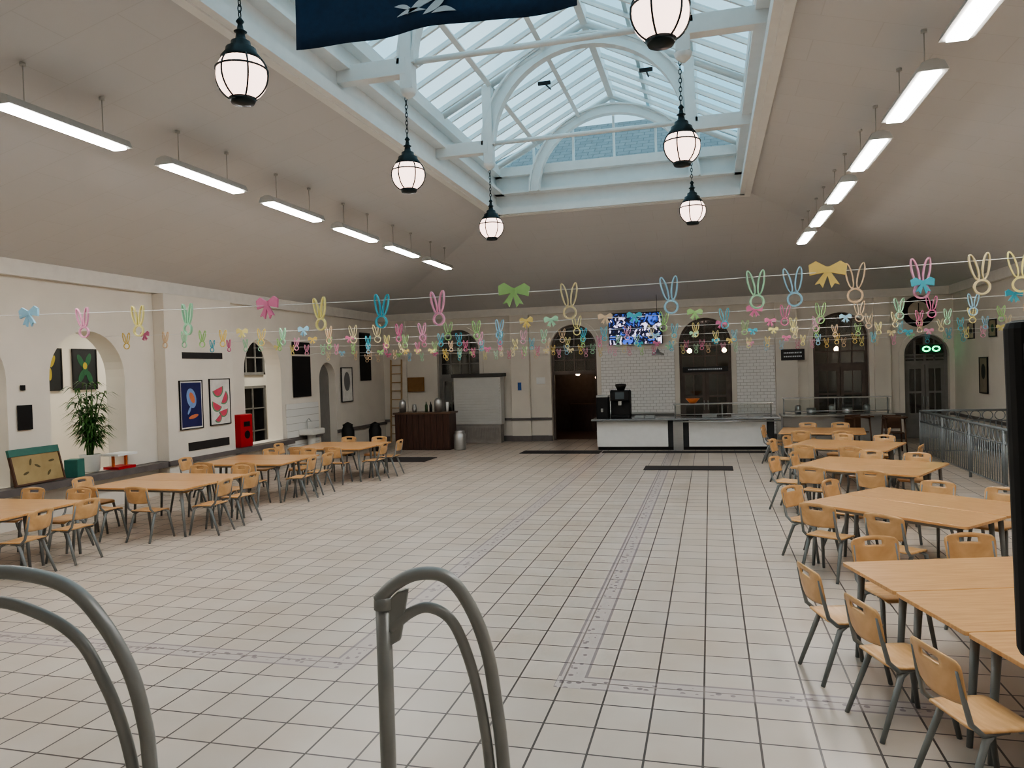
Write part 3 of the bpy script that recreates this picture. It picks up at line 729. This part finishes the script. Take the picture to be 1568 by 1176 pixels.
# clock
ck=empty('wall_clock',(5.98,YB-.03,3.78)); tag(ck,'large round wall clock with a thick black rim','clock')
rg=MB(); ring2d(rg,0,0,.46,.46,.17,n=40); mk('rim',rg,satinBlack,parent=ck)
mk('face',MB().prism([(.3*math.cos(2*pi*i/40),.3*math.sin(2*pi*i/40)) for i in range(40)],-.004,.01,'y'),M('clock_face',(190,180,160),.5),parent=ck)
mk('hand',MB().box(-.012,.012,-.02,-.012,-.02,.24),satinBlack,parent=ck); mk('hand',MB().prism([(0,.012),(0,-.012),(.17,-.07),(.17,-.05)],-.02,-.012,'y'),satinBlack,parent=ck)
def picture(name,w,h,loc,rz,framem,arts,lab,fw=.03,cat='picture'):
    e=empty(name,loc,(0,0,rz)); tag(e,lab,cat)
    mk('frame',MB().box(-w/2,w/2,-.03,0,h/2-fw,h/2).box(-w/2,w/2,-.03,0,-h/2,-h/2+fw).box(-w/2,-w/2+fw,-.03,0,-h/2+fw,h/2-fw).box(w/2-fw,w/2,-.03,0,-h/2+fw,h/2-fw),framem,parent=e)
    mk('print',MB().box(-w/2+fw,w/2-fw,-.018,-.004,-h/2+fw,h/2-fw),arts[0],parent=e)
    for i,(poly,mt) in enumerate(arts[1:]):
        mk('printed_shape',MB().prism(poly,-.021-.001*i,-.019,'y'),mt,parent=e)
    return e
gold=M('gold_frame',(150,110,60),.4,metal=.5)
picture('framed_plaque',.62,.5,(-9.95,YB-.1,2.0),0,gold,[M('tan_art',(150,112,70),.5)],'gold framed plaque on the cream wall')
def ell(cx,cz,a,b,rot=0,n=24,a0=0,a1=2*pi):
    return [(cx+a*math.cos(t)*math.cos(rot)-b*math.sin(t)*math.sin(rot),cz+a*math.cos(t)*math.sin(rot)+b*math.sin(t)*math.cos(rot)) for t in [a0+(a1-a0)*i/n for i in range(n+(1 if a1-a0<6 else 0))]]
blueP=M('poster_blue',(42,46,100),.4); whiteP=M('poster_white',(232,230,224),.4); orangeP=M('poster_orange',(216,130,90),.4); lbP=M('poster_lightblue',(130,160,210),.4)
pinkP=M('poster_pink',(224,92,118),.4); greenP=M('poster_green',(110,160,120),.4)
px=XL+.285
picture('poster',.74,1.06,(px,13.82,1.86),pi/2,blackM,[whiteP,([(-.32,-.48),(.32,-.48),(.32,.48),(-.32,.48)],blueP),(ell(0,.14,.15,.22,.3),lbP),(ell(0.02,.15,.07,.13,.5),orangeP),(ell(.05,-.26,.16,.04,.2),orangeP),(ell(-.08,-.12,.1,.03,1),lbP)],'framed dark blue poster with abstract orange and pale shapes',fw=.02)
picture('poster',.74,1.06,(px,14.8,1.88),pi/2,blackM,[whiteP]+sum([[(ell(cx,cz,r,r,rt,14,pi,2*pi),greenP),(ell(cx,cz,r*.82,r*.82,rt,14,pi,2*pi),pinkP)] for cx,cz,r,rt in ((-.08,.3,.2,.3),(.12,.1,.17,1.0),(-.12,-.05,.18,-.4),(.1,-.2,.16,.2),(-.1,-.35,.13,.6))],[]),'framed white poster with pink watermelon slices',fw=.02)
S('trim_16',MB().box(XL+.28,XL+.295,13.6,14.95,2.86,3.0).box(XL+.28,XL+.295,13.7,15.1,.86,1.04),M('dark_vent',(48,46,46),.5))
sign('menu_board',.95,1.15,(XL+.02,18.85,2.4),(0,0,pi/2),'black menu board on the wall above white tiles',mat=blackM,cat='menu board')
sign('menu_board',.95,.34,(XL+.02,18.85,3.2),(0,0,pi/2),'small black header board over the menu board',mat=blackM,cat='menu board')
picture('poster',.75,1.1,(XL+.03,21.5,2.1),pi/2,blackM,[whiteP,(ell(0,.1,.2,.3),M('poster_grey',(120,120,120),.5))],'black framed poster with a grey portrait shape')
sign('banner',.8,1.6,(XL+.02,22.9,3.0),(0,0,pi/2),'plain black hanging banner by the corner',mat=satinBlack,cat='banner')
sign('small_sign',.28,.42,(XL+.02,10.0,1.85),(0,0,pi/2),'small black framed notice on the wall between arches',mat=blackM)
sign('light_switch',.09,.09,(XL+.02,9.98,2.35),(0,0,pi/2),'small black wall switch',mat=blackM,cat='switch')
artY=M('art_yellow',(180,160,60),.5); artD=M('art_dark',(30,34,36),.5); artG=M('art_green',(36,92,60),.5)
picture('painting',.7,.95,(-14.08,14.2,2.72),pi/2,blackM,[artD]+[(ell(x_,z_,.07,.16,r_),artG) for x_,z_,r_ in ((-.12,.2,.5),(.1,.22,-.4),(-.1,-.15,-.5),(.12,-.18,.4),(0,.02,0))]+[(ell(0,0.08,.06,.08),artY)],'dark framed botanical painting with green leaves on the corridor wall',cat='painting')
picture('painting',.7,.95,(-14.08,13.22,2.72),pi/2,blackM,[artD]+[(ell(x_,z_,.05,.14,r_),artY) for x_,z_,r_ in ((-.12,.15,.5),(.1,.18,-.4),(.02,-.1,0))],'dark framed painting with yellow leaves on the corridor wall',cat='painting')
picture('picture',.6,.95,(XR-.01,21.9,1.9),-pi/2,blackM,[M('art_cream',(150,140,120),.5),(ell(0,.1,.15,.2),artD)],'black framed picture on the side wall')
picture('picture',.5,.45,(XR-.01,21.2,3.1),-pi/2,blackM,[M('art_cream2',(170,160,130),.5),(ell(0,0,.1,.1),artG)],'small black framed picture high on the side wall')
picture('picture',.5,.45,(XR-.01,22.8,3.1),-pi/2,blackM,[M('art_cream3',(190,180,160),.5),(ell(0,0,.12,.08),artD)],'small framed picture high on the side wall')
# ledge along left wall
S('trim_17',MB().box(XL,XL+.3,YF,13.1,.60,.72).box(XL,XL+.32,15.35,17.9,.60,.72),greyBase)
fb=empty('fire_hose_cabinet',(XL+.02,15.9,.722)); tag(fb,'red fire equipment box standing on the wall ledge','fire equipment box')
mk('box',MB().box(0,.2,-.24,.24,0,.80),redM,parent=fb,bevel=.02)
mk('label_plate',MB().box(.2,.206,-.12,.12,.5,.62),blackM,parent=fb); mk('dial',MB().cyl((.2,0,.3),(.215,0,.3),.1,n=20),blackM,parent=fb)
# roller shutter unit
sh=empty('roller_shutter_cabinet',(-7.55,23.75,0)); tag(sh,'grey metal roller shutter cabinet above a vented heater','cabinet')
shm=MB().box(-.82,.82,0,.4,.62,2.2)
for i in range(16): shm.box(-.78,.78,-.035,-.001,.66+.094*i,.725+.094*i)
mk('shutter',shm,M('shutter_grey',(214,214,210),.5,metal=0,var=.02),parent=sh)
mk('hood',MB().box(-.88,.92,-.08,.4,2.2,2.32),M('hood_dark',(70,68,66),.4),parent=sh,bevel=.02)
vm=MB().box(-.78,.78,.02,.4,0,.6)
for i in range(24): vm.box(-.7+.06*i,-.67+.06*i,0,.02,.12,.5)
mk('heater_grille',vm,M('grille_grey',(160,154,148),.5,metal=.1),parent=sh)
# walnut bar
wb=empty('coffee_bar',(-8.7,21.6,0)); tag(wb,'dark walnut drinks bar with vertical panels','bar counter')
wm=MB()
for i in range(9): wm.box(-.9+.2*i,-.71+.2*i,0,.04,.05,1.12)
mk('front_panels',wm,walnutM,parent=wb,bevel=.004)
mk('carcass',MB().box(-.9,.9,.04,.65,0,1.12),walnutM,parent=wb)
mk('bar_top',MB().prism(rrect(-.97,.97,-.06,.72,.08),1.12,1.17),M('bar_top',(110,84,66),.3),parent=wb,bevel=.005)
items=[(-.75,'coffee_urn','silver drinks urn on the walnut bar',[(.11,0),(.11,.3),(.09,.36),(.02,.40),(.02,.43)],steelM),
(-.35,'jug','tall steel jug on the walnut bar',[(.06,0),(.08,.1),(.055,.2),(.06,.24)],steelM),
(.05,'water_bottle','clear green water bottle on the bar',[(.045,0),(.045,.2),(.015,.27),(.015,.32)],M('bottle_green',(70,90,60),.1)),
(.2,'water_bottle','dark glass bottle on the bar',[(.045,0),(.045,.2),(.015,.27),(.015,.32)],darkglass),
(.45,'coffee_urn','silver drinks urn on the walnut bar',[(.12,0),(.12,.34),(.09,.4),(.02,.44)],steelM),
(.75,'cup_stack','stack of white paper cups on the bar',[(.035,0),(.045,.3),(.04,.3)],whiteM)]
for x,n,lab,pr,mt in items:
    mk(n,MB().lathe(pr,n=20),mt,loc=(-8.7+x,21.9,1.171),label=lab,cat=n.replace('_',' '))
for i,(x,y,mt,h,lab) in enumerate(((-7.5,21.7,steelM,.62,'steel milk churn bin on the floor beside the bar'),(-9.95,20.9,satinBlack,.95,'black waste bin by the drinks bar'),(-10.5,20.2,satinBlack,1.0,'tall black waste bin by the wall'))):
    mk('bin',MB().lathe([(.17,0),(.19,.03),(.19,h*.75),(.14,h*.88),(.16,h*.92),(.02,h)],n=24),mt,loc=(x,y,0),label=lab,cat='bin')
sk=empty('wash_basin',(XL+.03,18.9,0)); tag(sk,'white basin with a chrome tap on the tiled wall','sink')
mk('basin',MB().box(0,.45,-.35,.35,.75,.92),potM,parent=sk,bevel=.04); mk('pedestal',MB().lathe([(.14,0),(.09,.2),(.12,.76)],(.2,0,0),16),potM,parent=sk)
mk('tap',MB().tube([(.08,0,.92),(.08,0,1.15),(.14,0,1.2),(.22,0,1.12)],.015,8),steelM,parent=sk)
# ladder
ld=empty('wooden_ladder',(-10.65,24.05,0),(math.radians(-4),0,0)); tag(ld,'light wooden ladder leaning on the wall','ladder')
lwm=M('ladder_wood',(190,160,120),.6)
for s in (-.2,.2): mk('rail',MB().box(s-.02,s+.02,-.03,.03,0,2.9),lwm,parent=ld)
for i in range(9): mk('rung',MB().cyl((-.2,0,.3+.3*i),(.2,0,.3+.3*i),.018,n=8),lwm,parent=ld)
# ---------------- sill items in arch
pl=empty('potted_palm',(XL-.15,11.5,.721)); tag(pl,'leafy bamboo palm in a white pot on the arch sill','potted plant')
mk('pot',MB().lathe([(.12,0),(.16,.03),(.18,.3),(.19,.33),(.17,.33),(.16,.29)],n=24),potM,parent=pl)
st=MB(); lf=MB()
for i in range(22):
    a=random.uniform(0,2*pi); h_=random.uniform(.5,1.4); lean=random.uniform(.05,.38)
    pts=[(.05*math.cos(a)+lean*math.cos(a)*t*t*.8,.05*math.sin(a)+lean*math.sin(a)*t*t*.8,.28+h_*t) for t in [j/5 for j in range(6)]]
    st.tube(pts,.009,6)
    for j in range(2,6):
        p=Vector(pts[j])
        for q in range(7):
            aa=random.uniform(0,2*pi); L_=random.uniform(.2,.38); d=Vector((math.cos(aa),math.sin(aa),random.uniform(-.1,.4))); w=Vector((-math.sin(aa),math.cos(aa),0))*.02
            m1=p+d*L_*.5+Vector((0,0,.02)); m2=p+d*L_-Vector((0,0,.12))
            lf.add([p,m1+w,m2,m1-w],[(0,1,2,3)])
mk('stems',st,leafM,parent=pl); mk('foliage',lf,leafM,parent=pl)
gb=empty('leaning_board',(XL+.2,10.1,.73),(math.radians(-14),0,math.radians(92))); tag(gb,'brown framed tan board with green top leaning on the ledge','board')
mk('panel',MB().box(-.47,.47,-.01,.02,0.03,.5),M('tan_board',(176,156,112),.5,col2=(150,128,84),scale=2.5),parent=gb)
mk('frame',MB().box(-.5,.5,-.025,.025,0,.03).box(-.5,-.47,-.025,.025,.03,.5).box(.47,.5,-.025,.025,.03,.5),M('board_frame',(92,62,44),.5),parent=gb)
mk('top_strip',MB().box(-.5,.5,-.025,.025,.5,.62),M('board_green',(60,116,104),.5),parent=gb)
dd_=M('board_motif',(96,84,50),.5)
mm=MB()
for x_,z_,r_ in ((-.25,.2,.3),(.0,.3,-.5),(.2,.16,.8),(.3,.36,.1),(-.12,.38,1.2)): mm.prism(ell(x_,z_,.06,.02,r_,12),-.014,-.0105,'y')
mk('painted_motif',mm,dd_,parent=gb)
mk('storage_box',MB().box(-.12,.12,-.12,.12,0,.32),M('teal_box',(60,120,110),.5),loc=(XL+.14,10.85,.721),rot=(0,0,.3),label='small green storage box on the ledge',cat='box',bevel=.01)
bs=empty('games_box',(XL+.05,12.0,.722)); tag(bs,'orange and white tabletop game on the sill','game')
op=M('orange_p',(220,120,60),.4)
mk('base',MB().box(-.18,.18,-.22,.22,0,.05),redM,parent=bs); mk('deck',MB().box(-.2,.2,-.25,.25,.26,.3),whiteM,parent=bs)
for s in (-.16,.16): mk('support',MB().box(-.02,.02,s-.02,s+.02,.05,.26),op,parent=bs)
# ---------------- floor mats
mk('floor_mat',MB().box(-1.0,1.0,-.35,.35,0,.012),matM,loc=(-.55,17.7,.001),label='dark ribbed mat on the tiled floor',cat='mat',group='mats')
mk('floor_mat',MB().box(-1.15,1.15,-.35,.35,0,.012),matM,loc=(-4.2,21.0,.001),label='dark entrance mat in front of the doorway',cat='mat',group='mats')
mk('floor_mat',MB().box(-.9,.9,-.5,.5,0,.012),matM,loc=(-8.4,19.2,.001),label='dark mat in front of the drinks bar',cat='mat',group='mats')
mk('floor_mat',MB().box(-2.3,2.3,-.22,.22,0,.012),matM,loc=(-.7,21.0,.001),label='long dark mat along the serving counter',cat='mat',group='mats')
# ---------------- balustrade at right
rm=M('galvanised_rail',(136,142,144),.4,metal=.3)
def railing(loc,rz,L_,lab):
    e=empty('balustrade',loc,(0,0,rz)); tag(e,lab,'railing','metal balustrades')
    mk('handrail',MB().cyl((0,0,1.1),(L_,0,1.1),.028),rm,parent=e); mk('lower_rail',MB().cyl((0,0,.12),(L_,0,.12),.015),rm,parent=e)
    mk('middle_rail',MB().cyl((0,0,.85),(L_,0,.85),.014),rm,parent=e)
    n=int(L_/1.5)
    for i in range(n+1): mk('post',MB().cyl((L_*i/n,0,0),(L_*i/n,0,1.1),.028),rm,parent=e)
    bal=mk('baluster',MB().cyl((0,0,.12),(0,0,.85),.011,n=6),rm,parent=e); k=int(L_/.12)
    for i in range(1,k):
        q=bal.copy(); q.location=(L_*i/k,0,0); q.parent=e; COL.objects.link(q)
    bal.location=(L_/k*.5,0,0)
    for i in range(int(L_/.26)):
        rg=MB(); pts=[(.13+.26*i+.11*math.cos(2*pi*j/16),0,.975+.11*math.sin(2*pi*j/16)) for j in range(16)]
        mk('ring',rg.tube(pts,.01,6,closed=True),rm,parent=e)
railing((4.95,13.0,0),pi/2,7.2,'grey metal balustrade with rings beside the tables')
railing((5.0,20.25,0),0,1.85,'short grey metal balustrade returning to the wall')
# wooden high chairs
hc=empty('high_chair',(4.5,20.9,0)); tag(hc,'dark wooden high chair by the counter','high chair','wooden high chairs')
hw_=M('dark_wood',(92,66,48),.5)
for x in (-.24,.24):
    for y in (-.24,.24): mk('leg',MB().cyl((x*1.05,y*1.05,0),(x*.85,y*.85,.95),.02,n=8),hw_,parent=hc)
mk('seat',MB().box(-.2,.2,-.2,.2,.5,.53),hw_,parent=hc); mk('tray',MB().box(-.26,.26,-.34,-.12,.9,.94),hw_,parent=hc,bevel=.01)
mk('back_bar',MB().box(-.2,.2,.18,.2,.6,.95).box(-.24,-.2,-.2,.2,.86,.9).box(.2,.24,-.2,.2,.86,.9),hw_,parent=hc)
dup(hc,(3.7,21.2,0),(0,0,.4))
# back room furniture: seen through the open doorway and glass
for x,y,z in ((-4.0,27.2,2.05),(-4.9,28.2,2.2),(-.7,27.4,2.9),(.5,28.0,2.9),(3.4,27.4,2.9),(4.3,28.2,2.8),(-8.2,27.5,2.7)):
    e=empty('ceiling_pendant',(x,y,z)); tag(e,'small warm glowing pendant lamp in the rear room','pendant lamp','warm lamps in the rear room')
    mk('bulb',MB().lathe([(.001,-.09),(.07,-.06),(.09,0),(.06,.06),(.02,.09)],n=14),M('warm_bulb',(255,210,170),.4,emit=(255,216,180),es=17) if 'warm_bulb' not in bpy.data.materials else bpy.data.materials['warm_bulb'],parent=e)
    mk('flex',MB().cyl((0,0,.09),(0,0,4.2-z),.008,n=6),satinBlack,parent=e)
rb=empty('rear_bar',(-5.2,28.0,0)); tag(rb,'dark wooden bar counter in the rear room','bar counter')
mk('front',MB().box(0,1.8,0,.5,0,1.0),walnutM,parent=rb); mk('bar_top',MB().box(-.05,1.85,-.06,.56,1.0,1.05),hw_,parent=rb)
# ---------------- camera
cam=bpy.data.cameras.new('cam'); co=bpy.data.objects.new('camera',cam); COL.objects.link(co)
cam.sensor_width=36; cam.lens=1140/1568*36; cam.clip_start=.05; cam.clip_end=300
Rm=Matrix.Rotation(math.radians(14.93),4,'Z')@Matrix.Rotation(math.radians(90-1.06),4,'X')@Matrix.Rotation(math.radians(-1.72),4,'Z')
co.matrix_world=Matrix.Translation((0,0,2.4))@Rm
bpy.context.scene.camera=co
# ---------------- world
w=bpy.data.worlds.new('sky'); bpy.context.scene.world=w; w.use_nodes=True; nt=w.node_tree; N=nt.nodes; L=nt.links
bg=N['Background']; tc=N.new('ShaderNodeTexCoord'); nz=N.new('ShaderNodeTexNoise'); nz.inputs['Scale'].default_value=2.5; nz.inputs['Detail'].default_value=5
L.new(tc.outputs['Generated'],nz.inputs['Vector']); rp=N.new('ShaderNodeValToRGB'); rp.color_ramp.elements[0].position=.42; rp.color_ramp.elements[1].position=.62
rp.color_ramp.elements[0].color=lin((156,204,224)); rp.color_ramp.elements[1].color=lin((212,233,242))
L.new(nz.outputs['Fac'],rp.inputs[0]); L.new(rp.outputs[0],bg.inputs[0]); bg.inputs[1].default_value=1.35
def area(name,loc,rot,sx,sy,e,c=(1,1,1)):
    l=bpy.data.lights.new(name,'AREA'); l.shape='RECTANGLE'; l.size=sx; l.size_y=sy; l.energy=e; l.color=c
    o=bpy.data.objects.new(name,l); COL.objects.link(o); o.location=loc; o.rotation_euler=rot; return o
for y in (9,12,15,18,21): area('corridor_lamp',(-12.8,y,3.85),(0,0,0),.3,1.2,26,(1,.97,.88))
sc=bpy.context.scene
sc.view_settings.view_transform='AgX'; sc.view_settings.exposure=.35
try: sc.view_settings.look='AgX - Medium High Contrast'
except Exception: pass
